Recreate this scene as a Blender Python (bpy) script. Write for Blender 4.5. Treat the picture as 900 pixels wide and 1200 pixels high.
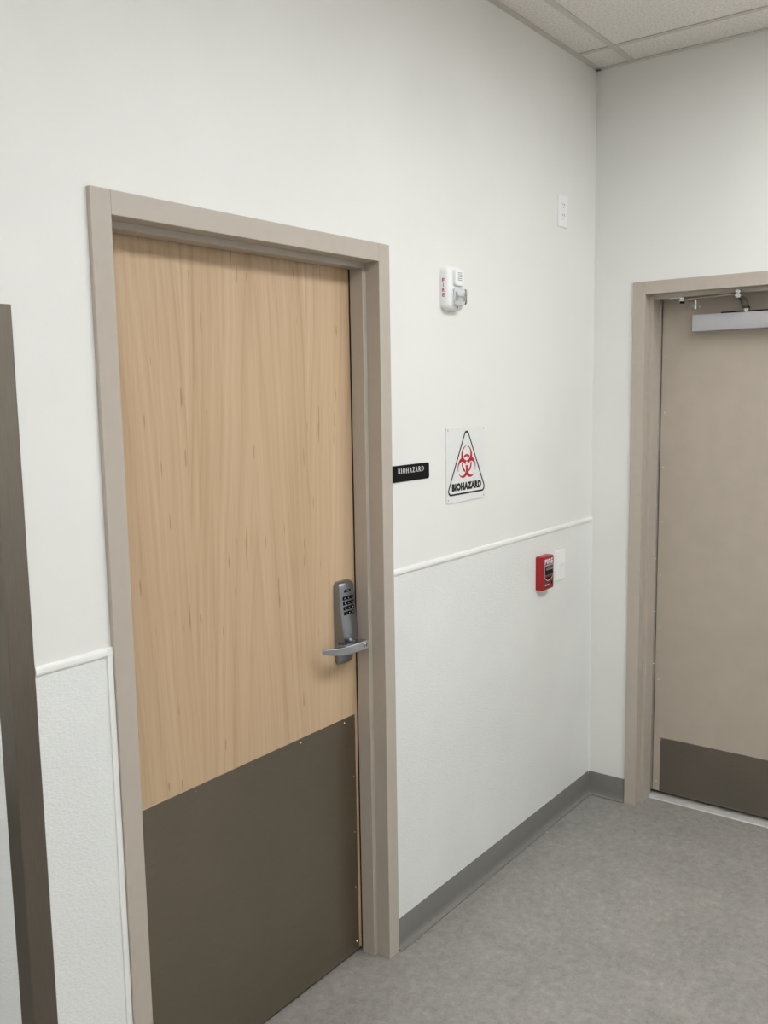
import bpy, bmesh, math
from mathutils import Vector, Matrix

for o in list(bpy.data.objects): bpy.data.objects.remove(o)
S = bpy.context.scene
COL = S.collection

# ------------------------------------------------------------ camera, world, exposure
# world: corner of the two walls on the floor is the origin, the long wall is y=0, the right wall is x=0
CAM = Vector((-3.6099, -1.6268, 1.7566)); YAW, PITCH, ROLL, FPX = 0.6479, -0.1271, -0.0158, 1073.42
cam = bpy.data.cameras.new('camera'); cam_o = bpy.data.objects.new('camera', cam); COL.objects.link(cam_o)
F = Vector((math.cos(YAW)*math.cos(PITCH), math.sin(YAW)*math.cos(PITCH), math.sin(PITCH)))
R0 = Vector((math.sin(YAW), -math.cos(YAW), 0)); U0 = R0.cross(F)
R1 = math.cos(ROLL)*R0 + math.sin(ROLL)*U0; U1 = -math.sin(ROLL)*R0 + math.cos(ROLL)*U0
m = Matrix((R1, U1, -F)).transposed().to_4x4(); m.translation = CAM
cam_o.matrix_world = m
cam.sensor_fit = 'VERTICAL'; cam.sensor_height = 24.0; cam.lens = 24.0*FPX/1200.0; cam.clip_start = 0.02
S.camera = cam_o
W = bpy.data.worlds.new('world'); S.world = W; W.use_nodes = True
W.node_tree.nodes['Background'].inputs[0].default_value = (0, 0, 0, 1)
vs = S.view_settings
vs.view_transform = 'Standard'; vs.look = 'None'; vs.gamma = 1.0; vs.use_curve_mapping = False
vs.exposure = 0.0
LAMP = 15.8                                  # luminance of the ceiling troffers
LAMP_COL = (0.922, 0.955, 0.995)

# ------------------------------------------------------------ dimensions (metres)
ZC = 3.028                                   # underside of the ceiling grid
XR, XL, H1, FW, P = -1.431, -2.4392, 2.184, 0.0504, 0.0118      # frame of the wood door
XI, XJ = XR-FW, XL+FW
ST = 0.016                                   # height of the door stop
Y2, H2, W2W = -0.1722, 2.1868, 1.016         # frame of the steel door
YI2 = Y2-FW; Y2B = Y2-W2W; YJ2 = Y2B+FW
XG = -2.6708                                 # outside corner of the long wall
XW, YS, YN = -5.9, -3.2, 2.2                 # other walls of the room
TH = 0.15

# ------------------------------------------------------------ materials
def lin(c): return tuple((x/255/12.92 if x/255 <= .04045 else ((x/255+.055)/1.055)**2.4) for x in c)+(1,)
class NT:
    def __init__(s, name):
        s.m = bpy.data.materials.new(name); s.m.use_nodes = True; s.t = s.m.node_tree; s.b = s.t.nodes['Principled BSDF']
        s.co = None
    def n(s, typ, **kw):
        k = s.t.nodes.new(typ)
        for a, v in kw.items():
            if a in k.inputs.keys(): k.inputs[a].default_value = v
            else: setattr(k, a, v)
        return k
    def l(s, a, b): s.t.links.new(a, b)
    def coord(s, scale=(1, 1, 1)):
        if not s.co: s.co = s.n('ShaderNodeTexCoord')
        mp = s.n('ShaderNodeMapping'); mp.inputs['Scale'].default_value = scale
        s.l(s.co.outputs['Object'], mp.inputs[0]); return mp.outputs[0]
    def noise(s, scale, vec, detail=3, rough=.5, dist=0):
        k = s.n('ShaderNodeTexNoise'); k.inputs['Scale'].default_value = scale; k.inputs['Detail'].default_value = detail
        k.inputs['Roughness'].default_value = rough; k.inputs['Distortion'].default_value = dist
        s.l(vec, k.inputs['Vector']); return k.outputs['Fac']
    def ramp(s, fac, stops):
        k = s.n('ShaderNodeValToRGB'); e = k.color_ramp.elements
        while len(e) < len(stops): e.new(.5)
        for q, (p, c) in zip(e, stops): q.position = p; q.color = c
        s.l(fac, k.inputs[0]); return k.outputs[0]
    def mix(s, fac, a, b, mode='MIX'):
        k = s.n('ShaderNodeMix', data_type='RGBA', blend_type=mode)
        for i, v in ((0, fac), (6, a), (7, b)):
            if hasattr(v, 'links') : s.l(v, k.inputs[i])
            else: k.inputs[i].default_value = v
        return k.outputs[2]
    def math(s, op, a, b=None, c=None):
        k = s.n('ShaderNodeMath', operation=op)
        for i, v in enumerate((a, b, c)):
            if v is None: continue
            if hasattr(v, 'links'): s.l(v, k.inputs[i])
            else: k.inputs[i].default_value = v
        return k.outputs[0]
    def bump(s, h, strength, dist):
        k = s.n('ShaderNodeBump'); k.inputs['Strength'].default_value = strength; k.inputs['Distance'].default_value = dist
        s.l(h, k.inputs['Height']); s.l(k.outputs[0], s.b.inputs['Normal'])
    def set(s, base=None, rough=None, metal=None, spec=None, trans=None, ior=None, emis=None, es=None):
        I = s.b.inputs
        for k, v in (('Base Color', base), ('Roughness', rough), ('Metallic', metal), ('Specular IOR Level', spec), ('Transmission Weight', trans),
                     ('IOR', ior), ('Emission Color', emis), ('Emission Strength', es)):
            if v is None: continue
            if hasattr(v, 'links'): s.l(v, I[k])
            else: I[k].default_value = v
        return s.m

def plain(name, rgb, rough=.5, metal=0, spec=.5, var=.04, scale=40):
    t = NT(name); c = lin(rgb); f = t.noise(scale, t.coord(), 3)
    a = tuple(x*(1-var) for x in c[:3])+(1,); b = tuple(min(1, x*(1+var)) for x in c[:3])+(1,)
    return t.set(t.ramp(f, [(.3, a), (.7, b)]), rough, metal, spec)

def m_paint():
    t = NT('wall_paint'); f = t.noise(2.5, t.coord(), 4)
    c = t.ramp(f, [(.3, lin((230, 229, 224))), (.7, lin((235, 234, 229)))])
    t.bump(t.noise(260, t.coord(), 2), .12, .002); return t.set(c, .55, 0, .35)
def m_frp():
    t = NT('pebbled_wall_panel'); f = t.noise(3, t.coord(), 3)
    c = t.ramp(f, [(.3, lin((229, 230, 226))), (.7, lin((235, 236, 232)))])
    t.bump(t.noise(150, t.coord((.8, .8, 1.6)), 3, .55), .5, .0035); return t.set(c, .38, 0, .45)
def m_floor():
    t = NT('mottled_sheet_vinyl')
    a = t.noise(4.5, t.coord(), 6, .62, .3); b = t.noise(34, t.coord(), 6, .72, .3); g = t.noise(150, t.coord(), 3, .6)
    mixf = t.math('ADD', t.math('MULTIPLY', a, .25), t.math('ADD', t.math('MULTIPLY', b, .50), t.math('MULTIPLY', g, .25)))
    c = t.ramp(mixf, [(.36, lin((124, 121, 116))), (.48, lin((143, 140, 134))), (.56, lin((153, 149, 143))), (.68, lin((172, 168, 161)))])
    t.bump(g, .08, .002); return t.set(c, .42, 0, .4)
def m_steel(name, rgb, rough, axis, amt=.10):
    t = NT(name); sc = [6, 6, 6]; sc[axis] = .35
    f = t.noise(60, t.coord(sc), 3, .6); blot = t.noise(3, t.coord(), 4)
    c = lin(rgb)
    k = t.ramp(t.math('ADD', t.math('MULTIPLY', f, .5), t.math('MULTIPLY', blot, .5)), [(.3, tuple(x*(1-amt) for x in c[:3])+(1,)), (.7, tuple(x*(1+amt) for x in c[:3])+(1,))])
    t.bump(f, .10, .0008); return t.set(k, rough, 1.0)
def m_wood():
    t = NT('maple_veneer')
    sx = t.n('ShaderNodeSeparateXYZ'); t.l(t.coord(), sx.inputs[0]); X, Z = sx.outputs[0], sx.outputs[2]
    # two slip-matched veneer leaves, each with a cathedral figure
    wob = t.noise(1.6, t.coord((1, 1, .5)), 3)
    u = t.math('ADD', t.math('SUBTRACT', t.math('FRACT', t.math('DIVIDE', t.math('ADD', X, 1.07), .44)), .5), t.math('MULTIPLY', t.math('SUBTRACT', wob, .5), .16))
    tt = t.math('ADD', t.math('MULTIPLY', t.math('POWER', t.math('ABSOLUTE', u), 1.25), 8.0), t.math('MULTIPLY', Z, 1.0))
    nz = t.n('ShaderNodeTexNoise', noise_dimensions='1D'); nz.inputs['Scale'].default_value = 2.6; nz.inputs['Detail'].default_value = 2.5; nz.inputs['Roughness'].default_value = .5
    t.l(tt, nz.inputs['W']); cath = nz.outputs['Fac']
    streak = t.noise(30, t.coord((2.2, 1, .035)), 5, .65); fine = t.noise(150, t.coord((2.2, 1, .03)), 3, .6)
    broad = t.noise(5, t.coord((1.2, 1, .12)), 3, .5)
    v = t.math('ADD', t.math('ADD', t.math('MULTIPLY', cath, .32), t.math('MULTIPLY', streak, .22)), t.math('ADD', t.math('MULTIPLY', fine, .18), t.math('MULTIPLY', broad, .28)))
    c = t.ramp(v, [(.36, lin((182, 151, 118))), (.46, lin((193, 164, 131))), (.55, lin((200, 172, 139))), (.66, lin((207, 181, 149)))])
    fk = t.noise(26, t.coord((3.6, 1, .34)), 1, .4)
    fl = t.ramp(fk, [(.735, (0, 0, 0, 1)), (.765, (1, 1, 1, 1))])
    c = t.mix(t.math('MULTIPLY', fl, .5), c, lin((128, 96, 66)))
    t.bump(fine, .05, .0008); return t.set(c, .42, 0, .4)
def m_tile():
    t = NT('mineral_fibre_tile'); f = t.noise(130, t.coord((1, .8, 1)), 4, .65, .2)
    c = t.ramp(f, [(.34, lin((212, 205, 198))), (.48, lin((232, 226, 219))), (.6, lin((238, 232, 225)))])
    t.bump(f, .45, .005); return t.set(c, .9, 0, .1)
def m_emit():
    t = NT('lamp_diffuser'); return t.set(lin((245, 245, 240)), .5, 0, .3, emis=LAMP_COL+(1,), es=LAMP)
def m_glass():
    t = NT('clear_lens'); return t.set((1, 1, 1, 1), .03, 0, .5, trans=1.0, ior=1.25)

M = dict(
    paint=m_paint(), frp=m_frp(), floor=m_floor(), wood=m_wood(), tile=m_tile(), emit=m_emit(), glass=m_glass(),
    taupe=plain('taupe_frame_enamel', (184, 174, 161), .42, 0, .45, .02),
    taupe2=plain('taupe_door_enamel', (179, 167, 152), .45, 0, .45, .03, 12),
    base=plain('grey_vinyl_base', (124, 121, 116), .45, 0, .4, .03),
    whiteplastic=plain('white_plastic', (240, 241, 239), .32, 0, .5, .01),
    trimwhite=plain('white_vinyl_trim', (236, 236, 231), .35, 0, .5, .01),
    grid=plain('ceiling_grid_enamel', (206, 199, 192), .5, 0, .3, .01),  # bars are white; the greyer colour paints in their dimmer light
    kick=m_steel('brushed_kick_plate', (146, 136, 122), .30, 0),
    kick2=m_steel('brushed_kick_plate_dull', (140, 132, 123), .32, 1),
    guard=m_steel('brushed_guard_steel', (132, 124, 115), .28, 2),
    satin=plain('satin_chrome_lock', (146, 150, 156), .30, 1, .5, .04, 80),
    lever=plain('satin_chrome_lever', (182, 184, 188), .26, 1, .5, .04, 80),
    chrome=plain('bright_plated_steel', (205, 205, 205), .2, 1, .5, .03),
    dullsteel=plain('dull_arm_steel', (150, 144, 136), .35, 1, .5, .05),
    alu=plain('aluminium_enamel_cover', (186, 184, 186), .38, .35, .5, .03, 14),
    thresh=plain('mill_aluminium_saddle', (206, 204, 200), .4, .5, .5, .06, 30),
    black=plain('black_plastic', (11, 10, 13), .5, 0, .15, .05),
    gap_shade=plain('dark_gap_shade', (40, 37, 34), .7, 0, .3, .05),
    signwhite=plain('white_sign_sheet', (229, 230, 227), .3, 0, .5, .01),
    ink=plain('black_ink', (22, 24, 28), .4, 0, .4, .02),
    redink=plain('red_ink', (188, 32, 42), .4, 0, .4, .03),
    whiteink=plain('white_ink', (235, 236, 236), .4, 0, .4, .02),
    red=plain('red_enamel', (160, 16, 22), .32, 0, .5, .03),
    greyplastic=plain('grey_plastic', (118, 122, 126), .35, 0, .5, .03),
    reflector=plain('lamp_reflector', (225, 226, 228), .12, 1, .5, .01),
    redface=plain('dark_red_label', (116, 14, 22), .35, 0, .4, .03),
    lensgrey=plain('lens_grey_plastic', (196, 199, 201), .3, 0, .5, .02),
    chip=plain('white_paint_chip', (240, 240, 236), .6, 0, .3, .02),
)

# ------------------------------------------------------------ mesh helpers
def BM(): return bmesh.new()
def box(bm, lo, hi, bev=0, seg=1):
    r = bmesh.ops.create_cube(bm, size=1.0); vs_ = r['verts']
    lo, hi = Vector(lo), Vector(hi); c = (lo+hi)/2; d = hi-lo
    for q in vs_: q.co = Vector((q.co.x*d.x, q.co.y*d.y, q.co.z*d.z))+c
    if bev:
        es = list({e for q in vs_ for e in q.link_edges})
        bmesh.ops.bevel(bm, geom=es, offset=bev, segments=seg, affect='EDGES', profile=.5)
    return bm
def prism(bm, poly, d, bev=0, seg=1):
    """poly: list of 3-D points, extruded by vector d"""
    a = [bm.verts.new(Vector(p)) for p in poly]; b = [bm.verts.new(Vector(p)+Vector(d)) for p in poly]
    n = len(a); fs = [bm.faces.new(a), bm.faces.new(b[::-1])]
    for i in range(n): fs.append(bm.faces.new((a[i], b[i], b[(i+1) % n], a[(i+1) % n])))
    bmesh.ops.recalc_face_normals(bm, faces=fs)
    if bev: bmesh.ops.bevel(bm, geom=list({e for f in fs for e in f.edges}), offset=bev, segments=seg, affect='EDGES', profile=.5)
    return bm
def loft(bm, rings, cap=True):
    R = [[bm.verts.new(Vector(p)) for p in r] for r in rings]; n = len(R[0]); fs = []
    for a, b in zip(R, R[1:]):
        for i in range(n): fs.append(bm.faces.new((a[i], a[(i+1) % n], b[(i+1) % n], b[i])))
    if cap: fs += [bm.faces.new(R[0][::-1]), bm.faces.new(R[-1])]
    bmesh.ops.recalc_face_normals(bm, faces=fs); return bm
def cyl(bm, c, ax, r, h, seg=20, r2=None):
    """cylinder from c along ax (unit) of length h"""
    ax = Vector(ax).normalized(); t = ax.orthogonal().normalized(); s = ax.cross(t); c = Vector(c); r2 = r if r2 is None else r2
    ring = lambda o, q: [o+t*q*math.cos(2*math.pi*i/seg)+s*q*math.sin(2*math.pi*i/seg) for i in range(seg)]
    return loft(bm, [ring(c, r), ring(c+ax*h, r2)])
def tube(bm, pts, r, seg=12, flat=None):
    pts = [Vector(p) for p in pts]; rings = []
    for i, p in enumerate(pts):
        d = (pts[min(i+1, len(pts)-1)]-pts[max(i-1, 0)]).normalized()
        up = Vector((0, 0, 1)) if abs(d.z) < .9 else Vector((1, 0, 0))
        s = d.cross(up).normalized(); u = s.cross(d)
        rr = r[i] if isinstance(r, (list, tuple)) else r
        a, b = (rr, rr) if flat is None else (rr*flat[0], rr*flat[1])
        rings.append([p+s*a*math.cos(2*math.pi*k/seg)+u*b*math.sin(2*math.pi*k/seg) for k in range(seg)])
    return loft(bm, rings)
def rrect(w, h, r, n=6):
    out = []
    for cx, cy, a0 in ((w/2-r, h/2-r, 0), (-w/2+r, h/2-r, 90), (-w/2+r, -h/2+r, 180), (w/2-r, -h/2+r, 270)):
        for i in range(n+1):
            a = math.radians(a0+90*i/n); out.append((cx+r*math.cos(a), cy+r*math.sin(a)))
    return out
def wroot(o):
    while o.parent: o = o.parent
    return o.location.copy()
def obj(name, bm, mat, parent=None, smooth=False, origin=None, angle=35):
    """links the bmesh (world coordinates) as one object"""
    if parent is not None: off = wroot(parent)
    elif origin is not None: off = Vector(origin)
    else:
        xs = [q.co for q in bm.verts]
        off = Vector(((min(c.x for c in xs)+max(c.x for c in xs))/2, (min(c.y for c in xs)+max(c.y for c in xs))/2, min(c.z for c in xs)))
    bmesh.ops.translate(bm, verts=bm.verts, vec=-off)
    me = bpy.data.meshes.new(name); bm.to_mesh(me); bm.free()
    if mat: me.materials.append(M[mat])
    if smooth:
        me.polygons.foreach_set('use_smooth', [True]*len(me.polygons))
        me.set_sharp_from_angle(angle=math.radians(angle))
    o = bpy.data.objects.new(name, me); COL.objects.link(o)
    if parent is not None: o.parent = parent
    else: o.location = off
    return o
def inst(name, me, loc, parent):
    """another object on shared mesh data; loc is a world position"""
    o = bpy.data.objects.new(name, me); COL.objects.link(o); o.parent = parent; o.location = Vector(loc)-wroot(parent); return o
def empty(name, loc):
    o = bpy.data.objects.new(name, None); COL.objects.link(o); o.location = loc; o.empty_display_size = .05; return o
def tag(o, label=None, cat=None, group=None, kind=None):
    if label: o['label'] = label
    if cat: o['category'] = cat
    if group: o['group'] = group
    if kind: o['kind'] = kind
    return o
def struct(name, bm, mat, label, **k): return tag(obj(name, bm, mat, **k), label, kind='structure')
def glyphs(text, offset=0.0):
    """outline of a word in the built-in font as 2-D polygons, normalised to a 0..1 box"""
    cu = bpy.data.curves.new('word', 'FONT'); cu.body = text; cu.size = 1; cu.offset = offset; cu.space_character = 1+offset*1.5; cu.resolution_u = 4
    o = bpy.data.objects.new('word', cu); COL.objects.link(o)
    dg = bpy.context.evaluated_depsgraph_get(); me = bpy.data.meshes.new_from_object(o.evaluated_get(dg))
    vsn = [(q.co.x, q.co.y) for q in me.vertices]; fs = [tuple(p.vertices) for p in me.polygons]
    bpy.data.objects.remove(o); bpy.data.curves.remove(cu); bpy.data.meshes.remove(me)
    x0, x1 = min(p[0] for p in vsn), max(p[0] for p in vsn); y0, y1 = min(p[1] for p in vsn), max(p[1] for p in vsn)
    return [((x-x0)/(x1-x0), (y-y0)/(y1-y0)) for x, y in vsn], fs
def put_flat(bm, vsn, fs, o, ex, ey, t):
    """lays 2-D polygons on a plane: origin o, edge vectors ex, ey, raised by vector t"""
    o, ex, ey, t = map(Vector, (o, ex, ey, t))
    top = [bm.verts.new(o+ex*x+ey*y+t) for x, y in vsn]
    for f in fs:
        try: bm.faces.new([top[i] for i in f])
        except ValueError: pass
    return bm
def word(bm, text, o, ex, ey, t, offset=0.0):
    g, fs = glyphs(text, offset); return put_flat(bm, g, fs, o, ex, ey, t)

# ------------------------------------------------------------ the setting
bm = BM(); box(bm, (XW-.2, YS-.2, -.12), (.5, YN+.2, 0))
struct('floor', bm, 'floor', 'mottled grey sheet vinyl floor', origin=(0, 0, 0))

bm = BM()                                                    # long wall with the opening of the wood door
g = .012
box(bm, (XG, 0, 0), (XL+g, TH, 3.12)); box(bm, (XR-g, 0, 0), (0, TH, 3.12)); box(bm, (XL+g, 0, H1-g), (XR-g, TH, 3.12))
wall_left = struct('wall_left', bm, 'paint', 'white painted wall around the wood door with textured panels below', origin=(0, 0, 0))
bm = BM()
box(bm, (0, Y2-g, 0), (.24, .25, 3.12)); box(bm, (0, YS, 0), (.24, Y2B+g, 3.12)); box(bm, (0, Y2B+g, H2-g), (.24, Y2-g, 3.12))
struct('wall_right', bm, 'paint', 'plain white painted wall around the beige steel door', origin=(0, 0, 0))
bm = BM(); box(bm, (XG, TH, 0), (XG+TH, YN, 3.12))
wall_corr = struct('wall_corridor', bm, 'paint', 'white wall turning away behind the steel corner guard', origin=(XG, 0, 0))
for nm, lo, hi in (('wall_south', (XW, YS-TH, 0), (.24, YS, 3.12)), ('wall_west', (XW-TH, YS-TH, 0), (XW, YN+TH, 3.12)), ('wall_north', (XW, YN, 0), (XG+TH, YN+TH, 3.12))):
    bm = BM(); box(bm, lo, hi); struct(nm, bm, 'paint', 'plain white painted wall behind the viewer')

# pebbled panels (pieces of the wall) with their trims
def panel(lo, hi, parent, name='wall_panel', mat='frp'): bm = BM(); box(bm, lo, hi); return obj(name, bm, mat, parent)
PZ0, PZ1 = .09, 1.222
panel((XR+.001, -.0026, PZ0), (-.0005, .0, PZ1), wall_left)
panel((XG+.001, -.0026, PZ0), (XL-.001, .0, PZ1), wall_left)
panel((XG-.0026, 0, PZ0), (XG, 1.22, PZ1), wall_corr); panel((XG-.0026, 1.222, PZ0), (XG, YN, PZ1), wall_corr)
def captrim(x0, x1, name, label):
    bm = BM(); prof = [(-.0001, 1.213), (-.0062, 1.213), (-.0068, 1.217), (-.0064, 1.224), (-.0045, 1.229), (-.0001, 1.2305)]
    prism(bm, [(x0, y, z) for y, z in prof], (x1-x0, 0, 0)); return struct(name, bm, 'trimwhite', label)
captrim(XR, -.001, 'trim_1', 'thin white cap strip on the textured panel between the wood door and the room corner')
captrim(XG+.049, XL+.004, 'trim_2', 'thin white cap strip on the textured panel between corner guard and wood door')
def jtrim(x0, x1, name, label, d=.0066):
    bm = BM(); box(bm, (x0, -d, PZ0), (x1, 0, 1.2295), .0012); return struct(name, bm, 'trimwhite', label)
jtrim(XL-.0155, XL-.0005, 'trim_3', 'upright white edge strip beside the left jamb of the wood door')
jtrim(XR+.0005, XR+.006, 'trim_4', 'narrow upright white edge strip beside the right jamb of the wood door', .005)
bm = BM(); prism(bm, [(-.0001, -.0001, PZ0), (-.0065, -.0001, PZ0), (-.0065, -.0045, PZ0), (-.003, -.004, PZ0), (-.003, -.0065, PZ0), (-.0001, -.0065, PZ0)], (0, 0, 1.2305-PZ0))
struct('trim_5', bm, 'trimwhite', 'thin white inside corner strip where the two walls meet')

# cove bases
CB = [(0, 0), (.0150, 0), (.0155, .0014), (.0205, .0014), (.0205, .0032), (.0110, .0062), (.0075, .0095), (.0050, .0155), (.0040, .023), (.0036, .032), (.0034, .099), (.0026, .1015), (0, .1018)]
def cove(along, name, label, a0, a1):
    bm = BM()
    if along == 'x': prism(bm, [(a0, -d, z) for d, z in CB], (a1-a0, 0, 0))
    elif along == 'y': prism(bm, [(-d, a0, z) for d, z in CB], (0, a1-a0, 0))
    else: prism(bm, [(XG-d, a0, z) for d, z in CB], (0, a1-a0, 0))
    return struct(name, bm, 'base', label, smooth=True, angle=20)
cove('x', 'baseboard_left', 'grey vinyl cove base between the wood door and the room corner', XR+.002, -.0005)
cove('x', 'baseboard_end', 'grey vinyl cove base between the corner guard and the wood door', XG-.003, XL-.002)
cove('y', 'baseboard_right', 'short grey vinyl cove base beside the steel door', Y2+.002, -.0005)
cove('g', 'baseboard_corridor', 'grey vinyl cove base around the guarded corner', -.0036, YN)
cove('y', 'baseboard_far', 'grey vinyl cove base beyond the steel door', YS, Y2B-.002)

# suspended ceiling: slab above, tiles, grid bars and wall angles as its pieces
bm = BM(); box(bm, (XW-.15, YS-.15, 3.12), (.24, YN+.15, 3.2))
ceiling = struct('ceiling', bm, 'tile', 'white suspended tile ceiling on a metal grid', origin=(0, 0, 3.12))
xb = [-.21-1.22*k for k in range(5)]; yb = [1.675-.61*k for k in range(8)]
xs_ = [0]+xb+[XW]; ys_ = [YN]+yb+[YS]
LIGHTS = {(-.82, -1.68), (-2.04, -1.68), (-4.48, -1.68), (-4.48, .15)}
light_cells = []; cache = {}
for x1, x0 in zip(xs_, xs_[1:]):
    for y1, y0 in zip(ys_, ys_[1:]):
        if x0 > XG-.3 and y1 > 0.01 and x1 > XG+.1:
            if y0 >= -.001: continue
            y1c = 0
        else: y1c = y1
        if y1c > 0 and x0 > XG-1.4 and x1 > XG: x1c = XG
        else: x1c = x1
        cx, cy = (x0+x1)/2, (y0+y1)/2
        hit = [q for q in LIGHTS if abs(q[0]-cx) < .02 and abs(q[1]-cy) < .02]
        if hit: light_cells.append((x0, x1, y0, y1)); continue
        w, d = round(x1c-x0-.006, 4), round(y1c-y0-.006, 4)
        if (w, d) not in cache:
            b2 = BM(); box(b2, (-w/2, -d/2, 0), (w/2, d/2, .016)); me = bpy.data.meshes.new('ceiling_tile'); b2.to_mesh(me); b2.free(); me.materials.append(M['tile']); cache[(w, d)] = me
        inst('ceiling_tile', cache[(w, d)], ((x0+x1c)/2, (y0+y1c)/2, ZC+.0035), ceiling)
def bar(lo, hi, name='grid_bar'): bm = BM(); box(bm, lo, hi, .0006); return obj(name, bm, 'grid', ceiling)
for y in yb: bar((XW, y-.012, ZC+.0004), (0 if y < 0 else XG, y+.012, ZC+.0034))
for x in xb:
    top = 0 if x > XG else YN
    bar((x-.012, YS, ZC), (x+.012, top, ZC+.0030))
for lo, hi in (((XG, -.024, ZC-.0005), (0, 0, ZC+.0025)), ((-.024, YS, ZC-.0005), (0, 0, ZC+.0025)), ((XG-.024, 0, ZC-.0005), (XG, YN, ZC+.0025)),
               ((XW, YS, ZC-.0005), (0, YS+.024, ZC+.0025)), ((XW, YS, ZC-.0005), (XW+.024, YN, ZC+.0025)), ((XW, YN-.024, ZC-.0005), (XG, YN, ZC+.0025))):
    bar(lo, hi, 'wall_angle')

# ceiling troffers (the room's lamps; the last is added to brighten the guarded corner)
LAB = {0: 'white recessed ceiling light over the floor near the steel door', 1: 'white recessed ceiling light over the floor before the wood door',
       2: 'white recessed ceiling light in the middle of the room', 3: 'white recessed ceiling light added out of view to brighten the guarded wall corner'}
for k, (x0, x1, y0, y1) in enumerate(sorted(light_cells, key=lambda q: (-q[0], q[2]))):
    e = tag(empty('ceiling_light', ((x0+x1)/2, (y0+y1)/2, ZC+.004)), LAB[k], 'light', 'recessed ceiling lights')
    a = .013; rc = .034                       # diffuser sits up inside a shallow white box
    bm = BM(); box(bm, (x0+a+.02, y0+a+.02, ZC+rc), (x1-a-.02, y1-a-.02, ZC+rc+.002)); obj('diffuser', bm, 'emit', e)
    bm = BM(); box(bm, (x0+a, y0+a, ZC+rc+.003), (x1-a, y1-a, ZC+.075)); obj('housing', bm, 'grid', e)
    bm = BM()
    for lo, hi in (((x0+a, y0+a), (x1-a, y0+a+.02)), ((x0+a, y1-a-.02), (x1-a, y1-a)), ((x0+a, y0+a), (x0+a+.02, y1-a)), ((x1-a-.02, y0+a), (x1-a, y1-a))):
        box(bm, lo+(ZC+.0015,), hi+(ZC+rc+.003,))
    obj('frame', bm, 'grid', e)

# ------------------------------------------------------------ door_1: maple door in a taupe steel frame
DY = .090                                    # face of the leaf
door1 = tag(empty('door_1', ((XL+XR)/2, 0, 0)), 'pale maple door with steel kick plate in a taupe metal frame', 'door', kind='structure')
def jamb1(xo, xi, s, name='jamb'):
    bm = BM()
    prism(bm, [(xo, .0, 0), (xo, -P, 0), (xi, -P, 0), (xi, TH+.012, 0), (xo, TH+.012, 0)], (0, 0, H1), .0012)
    prism(bm, [(xi-s*.004, .037, 0), (xi+s*ST, .037, 0), (xi+s*ST, .084, 0), (xi-s*.004, .084, 0)], (0, 0, H1-FW), .001)
    return obj(name, bm, 'taupe', door1)
jamb1(XL, XJ, 1); jamb1(XR, XI, -1)
bm = BM()
box(bm, (XJ-.0005, -P+.0001, H1-FW), (XI+.0005, TH+.012, H1-.0003), .001)
box(bm, (XJ, .0371, H1-FW-ST), (XI, .0841, H1-FW+.004), .001)
obj('head', bm, 'taupe', door1, smooth=True)
LZ0 = .016
bm = BM(); box(bm, (XJ+.003, DY, LZ0), (XI-.003, DY+.045, H1-FW-.003), .0008); leaf1 = obj('door_leaf', bm, 'wood', door1)
bm = BM()                                    # dark strip standing in for the shade in the gap between leaf and stop
box(bm, (XI-ST+.0015, .0842, LZ0), (XI-.004, DY-.0002, H1-FW-.004)); box(bm, (XJ+.004, .0842, LZ0), (XJ+ST-.0015, DY-.0002, H1-FW-.004)); box(bm, (XJ+ST, .0842, H1-FW-ST+.0015), (XI-ST, DY-.0002, H1-FW-.004))
obj('gap_shade', bm, 'gap_shade', door1)
bm = BM(); box(bm, (XJ+.028, DY-.0016, .019), (-1.5085, DY-.0001, .7865), .0005); kp = tag(obj('kick_plate', bm, 'kick', door1), 'brushed stainless kick plate covering the lower third')
def screw_mesh(r, ax, h=.0012, mat='chrome'):
    b2 = BM(); cyl(b2, (0, 0, 0), ax, r, h, 12, r*.75); me = bpy.data.meshes.new('screw'); b2.to_mesh(me); b2.free(); me.materials.append(M[mat]); return me
sm = screw_mesh(.0028, (0, -1, 0))
for i in range(5): inst('screw', sm, (XJ+.045+i*.1965, DY-.0015, .773), kp)
for i in range(4): inst('screw', sm, (-1.5205, DY-.0015, .045+i*.182), kp)

# keypad lock (part of the door) with its pieces
LX0, LX1, LXC = -1.5955, -1.5235, -1.5595
def lock_ring(z, y, x0, x1, r=.007):
    return [(x0, DY-.0004, z), (x0, y+r, z), (x0+r*.3, y+r*.3, z), (x0+r, y, z), (x1-r, y, z), (x1-r*.3, y+r*.3, z), (x1, y+r, z), (x1, DY-.0004, z)]
bm = BM()
# upper wedge: gets deeper downwards, domed top
rings = []
for z, y, ins in ((1.2130, .084, .013), (1.2115, .074, .008), (1.2075, .0695, .004), (1.200, .067, .0012), (1.185, .066, 0), (1.14, .063, 0), (1.10, .059, .0), (1.065, .054, .0005), (1.040, .0510, .001), (1.033, .054, .003)):
    rings.append(lock_ring(z, y, LX0+ins, LX1-ins))
loft(bm, rings)
loft(bm, [lock_ring(z, y, LX0+i, LX1-i, .004) for z, y, i in ((1.045, .076, 0), (1.0, .0755, 0), (.975, .0755, .001), (.967, .076, .005), (.962, .079, .012), (.960, .084, .02))])
lock = tag(obj('keypad_lock', bm, 'satin', door1, smooth=True), 'satin grey push-button keypad lock with lever')
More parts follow.
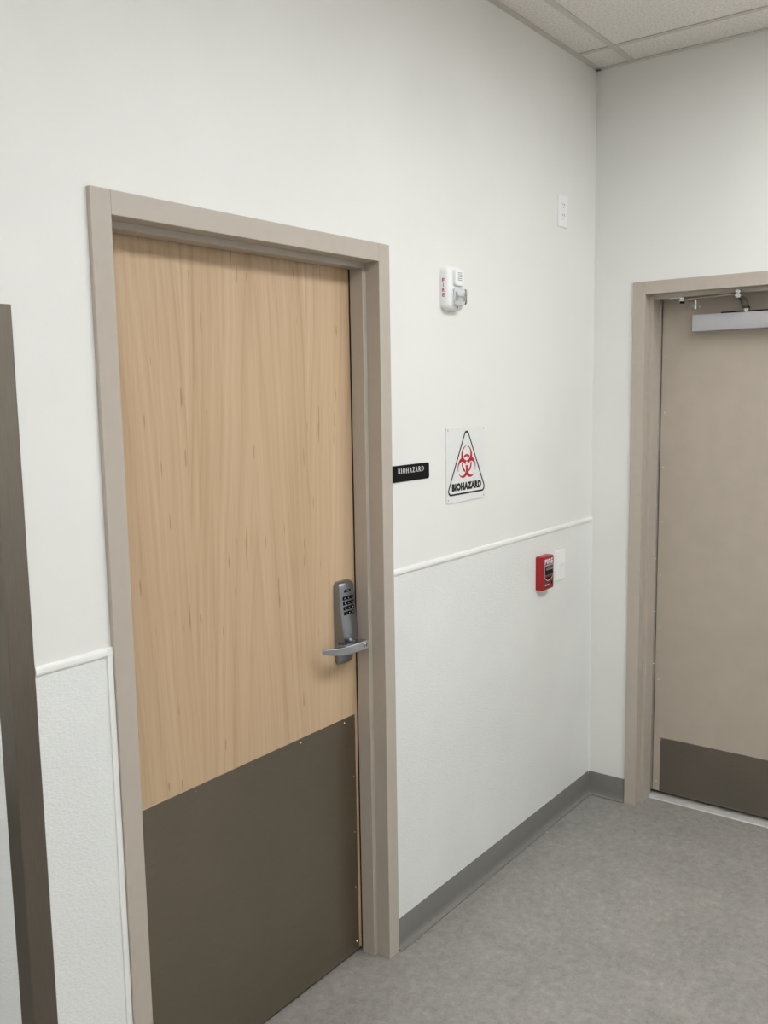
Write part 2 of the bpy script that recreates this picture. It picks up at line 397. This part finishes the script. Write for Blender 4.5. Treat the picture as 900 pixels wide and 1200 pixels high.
# keys: front slopes, place them on it
def front_y(z):
    pts = [(1.185, .066), (1.14, .063), (1.10, .059)]
    for (za, ya), (zb, yb_) in zip(pts, pts[1:]):
        if z >= zb: return ya+(yb_-ya)*(za-z)/(za-zb)
    return .059
b2 = BM(); prism(b2, [(x, 0, y) for x, y in rrect(.0142, .0112, .003, 3)], (0, -.0028, 0), .0006); kme = bpy.data.meshes.new('key'); b2.to_mesh(kme); b2.free(); kme.materials.append(M['black'])
for r in range(4):
    for c in range(3):
        x, z = LXC-.0165+c*.0165, 1.164-r*.0148
        inst('key', kme, (x, front_y(z)+.0004, z), lock)
bm = BM()
for r in range(4):
    for c in range(3):
        x, z = LXC-.0165+c*.0165, 1.164-r*.0148; y = front_y(z)-.00265
        put_flat(bm, [(-.0008, -.002), (.0008, -.002), (.0008, .002), (-.0008, .002)], [(0, 1, 2, 3)], (x, y, z), (1, 0, 0), (0, 0, 1), (0, 0, 0))
obj('key_marks', bm, 'whiteink', lock)
bm = BM(); prism(bm, [(LXC+x, .0664, 1.1845+y) for x, y in rrect(.030, .0085, .002, 3)], (0, -.0012, 0), .0004); obj('indicator_window', bm, 'black', lock)
bm = BM(); prism(bm, [(LXC+x, .0658, 1.1845+y) for x, y in rrect(.016, .0035, .001, 3)], (0, -.0012, 0), .0003); obj('indicator_bar', bm, 'greyplastic', lock)
# lever: hub, arm, returned tip
bm = BM(); HX, HZ = -1.553, 1.0235
cyl(bm, (HX, .077, HZ), (0, -1, 0), .020, .006, 28, .018); cyl(bm, (HX, .072, HZ), (0, -1, 0), .0125, .048, 24)
path = [(-1.5365, .0215, 1.0265), (-1.539, .0215, 1.0265), (-1.575, .0215, 1.0262), (-1.60, .0205, 1.026), (-1.630, .0205, 1.0258), (-1.648, .025, 1.0262), (-1.660, .034, 1.0268), (-1.672, .047, 1.0275), (-1.685, .060, 1.028)]
hh = [.0105, .0128, .0128, .0128, .0124, .0112, .0098, .0086, .0076]; tt_ = [.0125, .0145, .0145, .0105, .0070, .0062, .0060, .0060, .0055]
rings = []
for i, (p, h, t_) in enumerate(zip(path, hh, tt_)):
    a = Vector(path[max(i-1, 0)]); b = Vector(path[min(i+1, len(path)-1)]); d = (b-a).normalized(); s_ = d.cross(Vector((0, 0, 1))).normalized()
    rings.append([Vector(p)+s_*(t_*x)+Vector((0, 0, 1))*(h*y) for x, y in ((1, .86), (.88, 1), (-.88, 1), (-1, .86), (-1, -.86), (-.88, -1), (.88, -1), (1, -.86))])
loft(bm, rings); obj('lever', bm, 'lever', lock, smooth=True, angle=25)
bm = BM(); cyl(bm, (HX+.004, .0085, HZ+.003), (0, -1, 0), .0075, .0040, 20); obj('key_cylinder', bm, 'chrome', lock, smooth=True)
bm = BM(); box(bm, (HX+.0028, .0040, HZ-.002), (HX+.0052, .0047, HZ+.008)); obj('key_slot', bm, 'black', lock)

# ------------------------------------------------------------ door_2: beige steel door
DX = .135
door2 = tag(empty('door_2', (0, (Y2+Y2B)/2, 0)), 'beige painted steel door with overhead closer and low kick plate', 'door', kind='structure')
def jamb2(yo, yi, s):
    bm = BM()
    prism(bm, [(0, yo, 0), (-P, yo, 0), (-P, yi, 0), (.25, yi, 0), (.25, yo, 0)], (0, 0, H2), .0012)
    prism(bm, [(.033, yi-s*.004, 0), (.033, yi+s*ST, 0), (.131, yi+s*ST, 0), (.131, yi-s*.004, 0)], (0, 0, H2-FW), .001)
    return obj('jamb', bm, 'taupe', door2)
jamb2(Y2, YI2, -1); jamb2(Y2B, YJ2, 1)
bm = BM(); box(bm, (-P+.0001, YJ2-.0005, H2-FW), (.25, YI2+.0005, H2-.0003), .001); box(bm, (.0331, YJ2, H2-FW-ST), (.1311, YI2, H2-FW+.004), .001)
obj('head', bm, 'taupe', door2, smooth=True)
bm = BM(); box(bm, (DX, YJ2+.003, .0265), (DX+.045, YI2-ST-.0028, H2-FW-.003), .001); obj('door_leaf', bm, 'taupe2', door2)
bm = BM(); box(bm, (DX+.004, YI2-ST-.0027, .027), (DX+.04, YI2-.001, H2-FW-.004)); obj('gap_shade', bm, 'gap_shade', door2)  # dark fill painting the shade of the hinge-side gap
# continuous hinge: leaf on the jamb and its screws, screws on the door edge
bm = BM(); box(bm, (.114, YI2-ST-.0024, .016), (.1318, YI2-ST+.0004, H2-FW-ST-.001), .0005); hinge = tag(obj('hinge', bm, 'chrome', door2), 'thin continuous metal hinge along the jamb')
s2 = screw_mesh(.0036, (0, -1, 0), .0022); s3 = screw_mesh(.0042, (-1, 0, 0), .0028, 'thresh')
for k in range(9):
    inst('screw', s2, (.119, YI2-ST-.0022, .14+k*.228), hinge)
    inst('screw', s3, (DX+.0004, YI2-ST-.019, .07+k*.228), hinge)
bm = BM(); box(bm, (DX-.0016, YJ2+.03, .029), (DX-.0001, -.2725, .2695), .0005); kp2 = tag(obj('kick_plate', bm, 'kick2', door2), 'dark brushed kick plate along the bottom')
s4 = screw_mesh(.0026, (-1, 0, 0))
for k in range(4): inst('screw', s4, (DX-.0015, -.282-k*.205, .040), kp2); inst('screw', s4, (DX-.0015, -.282-k*.205, .259), kp2)
bm = BM(); prism(bm, [(.100, YJ2-.001, 0), (.104, YJ2-.001, .004), (.124, YJ2-.001, .0115), (.132, YJ2-.001, .0125), (.205, YJ2-.001, .0125), (.24, YJ2-.001, 0)], (0, YI2-YJ2+.002, 0), .0008)
bm2 = bm; tag(obj('threshold', bm2, 'thresh', door2), 'light metal threshold saddle')
# door closer
CY0, CY1 = -.3825, -.800
bm = BM(); box(bm, (DX-.060, CY1, 1.9865), (DX-.0005, CY0, 2.0505), .0025, 2); closer = tag(obj('door_closer', bm, 'alu', door2, smooth=True), 'silver box-shaped overhead door closer with jointed arm')
bm = BM(); box(bm, (DX-.050, -.70, 2.0500), (DX-.010, -.49, 2.0560), .001); obj('closer_top', bm, 'black', closer)
bm = BM(); cyl(bm, (.096, -.5835, 2.050), (0, 0, 1), .0115, .016, 20); cyl(bm, (.096, -.5835, 2.066), (0, 0, 1), .007, .006, 16); obj('spindle', bm, 'chrome', closer, smooth=True)
bm = BM(); tube(bm, [(.100, -.5845, 2.066), (.088, -.583, 2.069), (.074, -.5815, 2.080), (.062, -.580, 2.094), (.046, -.577, 2.102), (.018, -.5735, 2.104)], [.013, .015, .015, .014, .012, .011], 14, (1.0, .45)); obj('closer_arm', bm, 'dullsteel', closer, smooth=True)
bm = BM()
for z, r, h in ((2.0995, .0115, .0035), (2.1045, .0155, .0055), (2.1190, .0145, .0050), (2.1245, .010, .004)): cyl(bm, (.013, -.574, z), (0, 0, 1), r, h, 24)
cyl(bm, (.013, -.574, 2.0995), (0, 0, 1), .0075, .028, 16); obj('elbow_joint', bm, 'chrome', closer, smooth=True)
bm = BM(); tube(bm, [(.014, -.570, 2.1145), (.025, -.515, 2.114), (.040, -.44, 2.113), (.056, -.355, 2.112)], [.0065, .0045, .0042, .0055], 12); obj('forearm', bm, 'dullsteel', closer, smooth=True)
bm = BM()
for z, r, h in ((2.1045, .0145, .005), (2.1100, .011, .0045), (2.1150, .0155, .005)): cyl(bm, (.060, -.345, z), (0, 0, 1), r, h, 24)
box(bm, (.045, -.352, 2.1165), (.085, -.300, 2.1202), .001); obj('soffit_shoe', bm, 'chrome', closer, smooth=True)
bm = BM(); cyl(bm, (.060, -.346, 2.097), (0, 0, 1), .0095, .008, 20); obj('shoe_nut', bm, 'black', closer, smooth=True)
bm = BM(); cyl(bm, (.058, -.400, 2.074), (0, 0, 1), .0055, .046, 16); cyl(bm, (.058, -.400, 2.0715), (0, 0, 1), .0068, .012, 18)
obj('adjusting_pin', bm, 'chrome', closer, smooth=True)
bm = BM(); box(bm, (.0595, -.4205, 2.0735), (.0635, -.3805, 2.0845), .0015); obj('pin_wing', bm, 'dullsteel', closer)
bm = BM(); tube(bm, [(.060, -.345, 2.112), (.059, -.372, 2.1125), (.058, -.402, 2.1135)], .0075, 12, (1, .5)); obj('shoe_link', bm, 'dullsteel', closer, smooth=True)

# ------------------------------------------------------------ corner guard
GZ0, GZ1 = .104, 1.937
bm = BM(); t0, t1, w = .0028, .0046, .0481
prof = [(XG-t1+.0022, -t1), (XG+w-.002, -t1), (XG+w, -t1+.0012), (XG+w, -t0), (XG-t0, -t0), (XG-t0, .0465), (XG-t1+.0012, .0465), (XG-t1, .0445), (XG-t1, -t1+.0022)]
prism(bm, [(x, y, GZ0) for x, y in prof], (0, 0, GZ1-GZ0))
tag(obj('corner_guard', bm, 'guard'), 'tall brushed stainless steel corner guard on the outside wall corner', 'corner guard')

# ------------------------------------------------------------ room name plate
e = tag(empty('name_plate', (-1.3265, 0, 1.4945)), 'black BIOHAZARD name plate beside the wood door frame', 'sign')
bm = BM(); prism(bm, [(-1.3265+x, -.0003, 1.5195+y) for x, y in rrect(.203, .050, .006, 5)], (0, -.003, 0), .0006); obj('plate', bm, 'black', e)
# condensed serif lettering, made of strokes (x, y in a letter cell)
def q4(a, b, c, d): return [a, b, c, d]
def bar2(x0, y0, x1, y1): return [(x0, y0), (x1, y0), (x1, y1), (x0, y1)]
def bowl(cx, cy, rx, ry, a0, a1, t, n=10):
    out = []
    for i in range(n):
        A, B = (math.radians(a0+(a1-a0)*j/n) for j in (i, i+1))
        ta, tb = (t[0]+(t[1]-t[0])*abs(math.cos(q)) for q in (A, B))
        out.append([(cx+rx*math.cos(A), cy+ry*math.sin(A)), (cx+rx*math.cos(B), cy+ry*math.sin(B)), (cx+(rx-tb)*math.cos(B), cy+(ry-min(tb, .09))*math.sin(B)), (cx+(rx-ta)*math.cos(A), cy+(ry-min(ta, .09))*math.sin(A))])
    return out
def stem(x): return [bar2(x-.07, 0, x+.07, 1), bar2(x-.13, 0, x+.13, .07), bar2(x-.13, .93, x+.13, 1)]
GL = {
    'I': (.34, stem(.17)),
    'H': (.72, stem(.15)+stem(.57)+[bar2(.15, .47, .57, .55)]),
    'O': (.72, bowl(.36, .5, .33, .52, 0, 360, (.06, .15), 24)),
    'B': (.58, stem(.15)+bowl(.22, .745, .27, .255, -90, 90, (.06, .14))+bowl(.22, .26, .32, .26, -90, 90, (.06, .14))+[bar2(.15, .48, .24, .55), bar2(.15, 0, .24, .07), bar2(.15, .93, .24, 1)]),
    'D': (.68, stem(.15)+bowl(.22, .5, .42, .5, -90, 90, (.06, .15), 14)+[bar2(.15, 0, .24, .07), bar2(.15, .93, .24, 1)]),
    'R': (.66, stem(.15)+bowl(.22, .735, .29, .265, -90, 90, (.06, .14))+[bar2(.15, .47, .24, .54), bar2(.15, .93, .24, 1), q4((.26, .5), (.40, .5), (.64, 0), (.48, 0)), bar2(.46, 0, .68, .07)]),
    'A': (.70, [q4((.10, 0), (.16, 0), (.38, 1), (.32, 1)), q4((.48, 0), (.63, 0), (.40, 1), (.30, 1)), bar2(.18, .28, .52, .36), bar2(.03, 0, .24, .07), bar2(.43, 0, .70, .07)]),
    'Z': (.58, [bar2(.06, .91, .54, 1), bar2(.04, 0, .54, .09), q4((.04, 0), (.20, 0), (.54, 1), (.38, 1)), bar2(.06, .74, .12, 1), bar2(.48, 0, .54, .26)]),
}
bm = BM(); cur = 0; polys = []
for ch in 'BIOHAZARD':
    wd, ps = GL[ch]
    for p in ps: polys.append([(x+cur, y) for x, y in p])
    cur += wd+.10
cur -= .10
for p in polys: put_flat(bm, [(x/cur, y) for x, y in p], [tuple(range(len(p)))], (-1.3925, -.0036, 1.5195), (.1375, 0, 0), (0, 0, .0158), (0, 0, 0))
tag(obj('lettering', bm, 'whiteink', e), 'white serif word BIOHAZARD')

# ------------------------------------------------------------ biohazard warning sign
SX, SZ = -1.0045, 1.5235
e = tag(empty('biohazard_sign', (SX, 0, 1.399)), 'white square biohazard warning sign with black triangle and red symbol', 'sign')
bm = BM(); prism(bm, [(SX+x, -.0003, SZ+y) for x, y in rrect(.243, .249, .008, 5)], (0, -.0022, 0), .0004); obj('plate', bm, 'signwhite', e)
T = -.0028
def rtri(pts, r, n=8):
    out = []; k = len(pts)
    for i in range(k):
        p = Vector(pts[i]); a = (Vector(pts[i-1])-p).normalized(); b = (Vector(pts[(i+1) % k])-p).normalized()
        half = a.angle(b)/2; c = p+(a+b).normalized()*(r/math.sin(half)); L = r/math.tan(half)
        s, f = p+a*L-c, p+b*L-c; a0, a1 = math.atan2(s.y, s.x), math.atan2(f.y, f.x)
        dlt = (a1-a0+math.pi) % (2*math.pi)-math.pi
        out += [(c.x+r*math.cos(a0+dlt*j/n), c.y+r*math.sin(a0+dlt*j/n)) for j in range(n+1)]
    return out
tri = [(-.1265, -.1000), (.1265, -.1000), (.0, .1290)]
o_, i_ = rtri(tri, .0165), rtri([(-.1265+.0100, -.1000+.0060), (.1265-.0100, -.1000+.0060), (0, .1290-.0125)], .0115)
bm = BM(); n = len(o_)
put_flat(bm, [(x, y) for x, y in o_+i_], [(k, (k+1) % n, n+(k+1) % n, n+k) for k in range(n)], (SX+.003, T, SZ), (1, 0, 0), (0, 0, 1), (0, 0, 0)); obj('triangle_outline', bm, 'ink', e)
bm = BM(); word(bm, 'BIOHAZARD', (-1.0935, T, 1.4372), (.1855, 0, 0), (0, 0, .0262), (0, 0, 0), .085); tag(obj('lettering', bm, 'ink', e), 'bold black word BIOHAZARD')
# symbol, scan-converted from its circle construction
def inside(x, y):
    r = math.hypot(x, y)
    cs = [math.radians(90+120*k) for k in range(3)]
    def lobe(d, rad): return any(math.hypot(x-d*math.cos(a), y-d*math.sin(a)) < rad for a in cs)
    def slit(hw, lo, hi):
        for a in cs:
            u = x*math.cos(a)+y*math.sin(a); v_ = -x*math.sin(a)+y*math.cos(a)
            if lo < u < hi and abs(v_) < hw: return True
        return False
    ring = 10.2 < r < 13.6 and lobe(14.7, 9.0)
    body = lobe(11, 15) and not lobe(14.7, 10.25) and r > 3 and not slit(2.0, 22, 30) and not slit(.55, 0, 6)
    return body or ring
bm = BM(); U = .0023; N = 150; step = 56/N
vsn, fs = [], []
for r in range(N):
    y = -26+(r+.5)*step; run = None
    for c in range(N+2):
        x = -28+(c+.5)*step; on = inside(x, y) if c <= N else False
        if on and run is None: run = x
        elif not on and run is not None:
            k = len(vsn); a, b = run-step/2, x-step/2
            vsn += [(a, y-step/2), (b, y-step/2), (b, y+step/2), (a, y+step/2)]; fs.append((k, k+1, k+2, k+3)); run = None
put_flat(bm, vsn, fs, (-1.0014, T, 1.5255), (U, 0, 0), (0, 0, U), (0, 0, 0)); tag(obj('biohazard_symbol', bm, 'redink', e), 'red three-lobed biohazard symbol')
sm5 = screw_mesh(.0034, (0, -1, 0), .0012, 'thresh')
for x, z in ((-1.115, 1.639), (-.892, 1.639), (-.892, 1.410), (-1.115, 1.410)): inst('screw', sm5, (x, -.0024, z), e)

# ------------------------------------------------------------ fire alarm strobe
e = tag(empty('alarm_strobe', (-1.10, 0, 2.02)), 'white wall-mounted fire alarm strobe with clear lens and red letters', 'fire alarm')
bx, bz = -1.1015, 2.0865
def sring(w, h, r, y, dx=0, dz=0): return [(bx+dx+a, y, bz+dz+b) for a, b in rrect(w, h, r, 6)]
bm = BM(); loft(bm, [sring(.097, .134, .020, -.0004), sring(.0965, .1335, .020, -.019), sring(.093, .130, .021, -.0245), sring(.085, .122, .021, -.0285), sring(.074, .110, .02, -.0300)]); obj('housing', bm, 'whiteplastic', e, smooth=True)
bm = BM(); loft(bm, [[(-1.0985+a, y, 2.1195+b) for a, b in rrect(.052*s, .052*s, .012*s, 5)] for y, s in ((-.024, 1.0), (-.037, 1.0), (-.0405, .93), (-.0412, .86))]); horn = obj('horn_cover', bm, 'whiteplastic', e, smooth=True)
bm = BM()
for k in range(5): box(bm, (-1.1105, -.0416, 2.1110+k*.0055), (-1.0865, -.0410, 2.1130+k*.0055))
obj('grille_slots', bm, 'greyplastic', horn)
bm = BM(); loft(bm, [[(-1.0975+a, y, 2.061+b) for a, b in rrect(.062*s, .057*s, .009, 5)] for y, s in ((-.026, 1), (-.034, 1), (-.0345, .97))]); obj('lens_bezel', bm, 'whiteplastic', e, smooth=True)
bm = BM(); loft(bm, [[(-1.0975+a, y, 2.061+b) for a, b in rrect(.053*s, .048*s, .005, 4)] for y, s in ((-.0348, 1), (-.0352, 1), (-.0372, .8), (-.0374, .5))]); obj('reflector', bm, 'whiteplastic', e, smooth=True)
bm = BM(); cyl(bm, (-1.116, -.0435, 2.061), (1, 0, 0), .0028, .037, 12); box(bm, (-1.118, -.044, 2.0475), (-1.1155, -.0368, 2.0745)); box(bm, (-1.0800, -.044, 2.0475), (-1.0775, -.0368, 2.0745)); obj('flash_tube', bm, 'lensgrey', e, smooth=True)
bm = BM(); loft(bm, [[(-1.0975+a, y, 2.061+b) for a, b in rrect(.057*s, .052*s, .008, 5)] for y, s in ((-.0344, 1), (-.0349, 1))]); obj('lens_seal', bm, 'black', e)
bm = BM(); loft(bm, [[(-1.0975+a, y, 2.061+b) for a, b in rrect(.056*s, .051*s, .007, 5)] for y, s in ((-.0349, 1), (-.0475, .97), (-.0505, .9), (-.0512, .8))]); obj('lens', bm, 'glass', e, smooth=True)
bm = BM(); cyl(bm, (-1.0985, -.0295, 2.0285), (0, -1, 0), .0028, .0025, 12); obj('screw', bm, 'greyplastic', e)
bm = BM()
for ch, z in zip('FIRE', (2.1045, 2.0895, 2.0745, 2.0595)):
    wd = .0022 if ch == 'I' else .0090
    word(bm, ch, (bx-.0487, -.0076-(.0090-wd)/2, z), (0, -wd, 0), (0, 0, .0118), (0, 0, 0), .03)
tag(obj('lettering', bm, 'redink', e), 'red word FIRE set vertically')

# ------------------------------------------------------------ manual fire alarm pull station
e = tag(empty('pull_station', (-.459, 0, 1.0)), 'red manual fire alarm pull station on the textured wall panel', 'fire alarm')
px, pz = -.4595, 1.0665
def pr_(w, h, r, y): return [(px+a, y, pz+b) for a, b in rrect(w, h, r, 4)]
bm = BM(); loft(bm, [pr_(.094, .131, .006, -.0027), pr_(.094, .131, .006, -.028), pr_(.091, .128, .006, -.0315), pr_(.087, .124, .006, -.0325)]); obj('housing', bm, 'red', e, smooth=True)
YF = -.0330
bm = BM(); prism(bm, [(px+.003+a, -.0322, 1.0640+b) for a, b in rrect(.078, .114, .004, 3)], (0, -.0006, 0)); obj('face_label', bm, 'redface', e)
bm = BM(); prism(bm, [(px+.003+a, -.0322, 1.0750+b) for a, b in rrect(.070, .036, .003, 3)], (0, -.0016, 0), .0004); obj('handle_surround', bm, 'greyplastic', e)
bm = BM(); prism(bm, [(px+.003+a, -.0330, 1.0750+b) for a, b in rrect(.064, .031, .002, 3)], (0, -.0016, 0), .0003); obj('handle_recess', bm, 'black', e)
bm = BM(); box(bm, (px-.026, -.0400, 1.0790), (px+.030, -.0345, 1.0880), .002, 2); obj('pull_handle', bm, 'greyplastic', e, smooth=True)
bm = BM()                                    # white arc and frame line under the handle
for i in range(12):
    a, b = math.radians(200+i*140/12), math.radians(200+(i+1)*140/12)
    put_flat(bm, [(.035*math.cos(a), .022*math.sin(a)), (.035*math.cos(b), .022*math.sin(b)), (.0325*math.cos(b), .0198*math.sin(b)), (.0325*math.cos(a), .0198*math.sin(a))], [(0, 1, 2, 3)], (px+.003, YF-.0002, 1.0575), (1, 0, 0), (0, 0, 1), (0, 0, 0))
for s in (-1, 1): put_flat(bm, [(0, 0), (.0022, 0), (.0022, .048), (0, .048)], [(0, 1, 2, 3)], (px+.003+s*.0355-.0011, YF-.0002, 1.049), (1, 0, 0), (0, 0, 1), (0, 0, 0))
put_flat(bm, [(0, 0), (.073, 0), (.073, .0018), (0, .0018)], [(0, 1, 2, 3)], (px-.0335, YF-.0002, 1.0955), (1, 0, 0), (0, 0, 1), (0, 0, 0))
obj('outline', bm, 'whiteink', e)
bm = BM(); put_flat(bm, [(.030*math.cos(math.radians(200+i*140/12)), .018*math.sin(math.radians(200+i*140/12))) for i in range(13)], [tuple(range(13))], (px+.003, YF-.0001, 1.0560), (1, 0, 0), (0, 0, 1), (0, 0, 0)); obj('lower_panel', bm, 'black', e)
bm = BM(); word(bm, 'FIRE', (px-.030, YF-.0002, 1.1010), (.066, 0, 0), (0, 0, .0200), (0, 0, 0), .03); tag(obj('lettering', bm, 'whiteink', e), 'white word FIRE')
bm = BM(); put_flat(bm, [(0, .002), (.004, 0), (.036, .0015), (.036, .004), (.004, .005)], [(0, 1, 2, 3, 4)], (px-.030, YF-.0002, 1.0185), (1, 0, 0), (0, 0, 1), (0, 0, 0)); obj('maker_mark', bm, 'whiteink', e)
bm = BM(); cyl(bm, (px+.028, -.0322, 1.0250), (0, -1, 0), .0055, .0018, 16); obj('reset_lock', bm, 'black', e, smooth=True)

# ------------------------------------------------------------ light switch and high outlet
def wall_plate(name, label, cat, cx, cz, w=.0775, h=.121, y0=0):
    e = tag(empty(name, (cx, y0, cz-h/2)), label, cat)
    bm = BM(); loft(bm, [[(cx+a*s, y, cz+b*s2) for a, b in rrect(w, h, .004, 4)] for y, s, s2 in ((y0-.0002, 1, 1), (y0-.0035, 1, 1), (y0-.0058, .95, .967), (y0-.0062, .91, .94))]); obj('plate', bm, 'whiteplastic', e, smooth=True)
    return e
e = wall_plate('light_switch', 'white toggle light switch beside the red pull station', 'switch', -.3035, 1.0695, y0=-.0026)
bm = BM(); box(bm, (-.3085, -.0098, 1.0575), (-.2985, -.0085, 1.0815), .0005); obj('toggle_frame', bm, 'trimwhite', e)
bm = BM(); prism(bm, [(-.3075, -.0088, 1.0620), (-.3075, -.0088, 1.0745), (-.3075, -.0215, 1.0815), (-.3075, -.0235, 1.0765), (-.3075, -.0120, 1.0650)], (.008, 0, 0), .0008); obj('toggle', bm, 'whiteplastic', e)
sm6 = screw_mesh(.0026, (0, -1, 0), .0008, 'trimwhite')
for z in (1.0395, 1.0995): inst('screw', sm6, (-.3035, -.0087, z), e)
e = wall_plate('wall_outlet', 'white duplex outlet plate mounted high near the ceiling', 'outlet', -.3035, 2.4425)
for dz in (-.0195, .0195):
    bm = BM(); prism(bm, [(-.3035+a, -.0060, 2.4425+dz+b) for a, b in rrect(.033, .028, .010, 5)], (0, -.0018, 0), .0004); f = obj('receptacle', bm, 'whiteplastic', e)
    bm = BM()
    for dx in (-.0065, .0065): box(bm, (-.3035+dx-.0011, -.0081, 2.4425+dz), (-.3035+dx+.0011, -.0077, 2.4425+dz+.0085))
    cyl(bm, (-.3035, -.0077, 2.4425+dz-.007), (0, -1, 0), .0022, .0004, 10); obj('slots', bm, 'gap_shade', f)
inst('screw', sm6, (-.3035, -.0060, 2.4425), e)

# ------------------------------------------------------------ crumb on the floor
bm = BM(); prism(bm, [(-.4456, -.0278, 0), (-.4410, -.0300, 0), (-.4395, -.0265, 0), (-.4440, -.0240, 0)], (0, 0, .0022), .0004)
tag(obj('paint_chip', bm, 'chip'), 'tiny white chip lying on the floor by the cove base', 'debris')
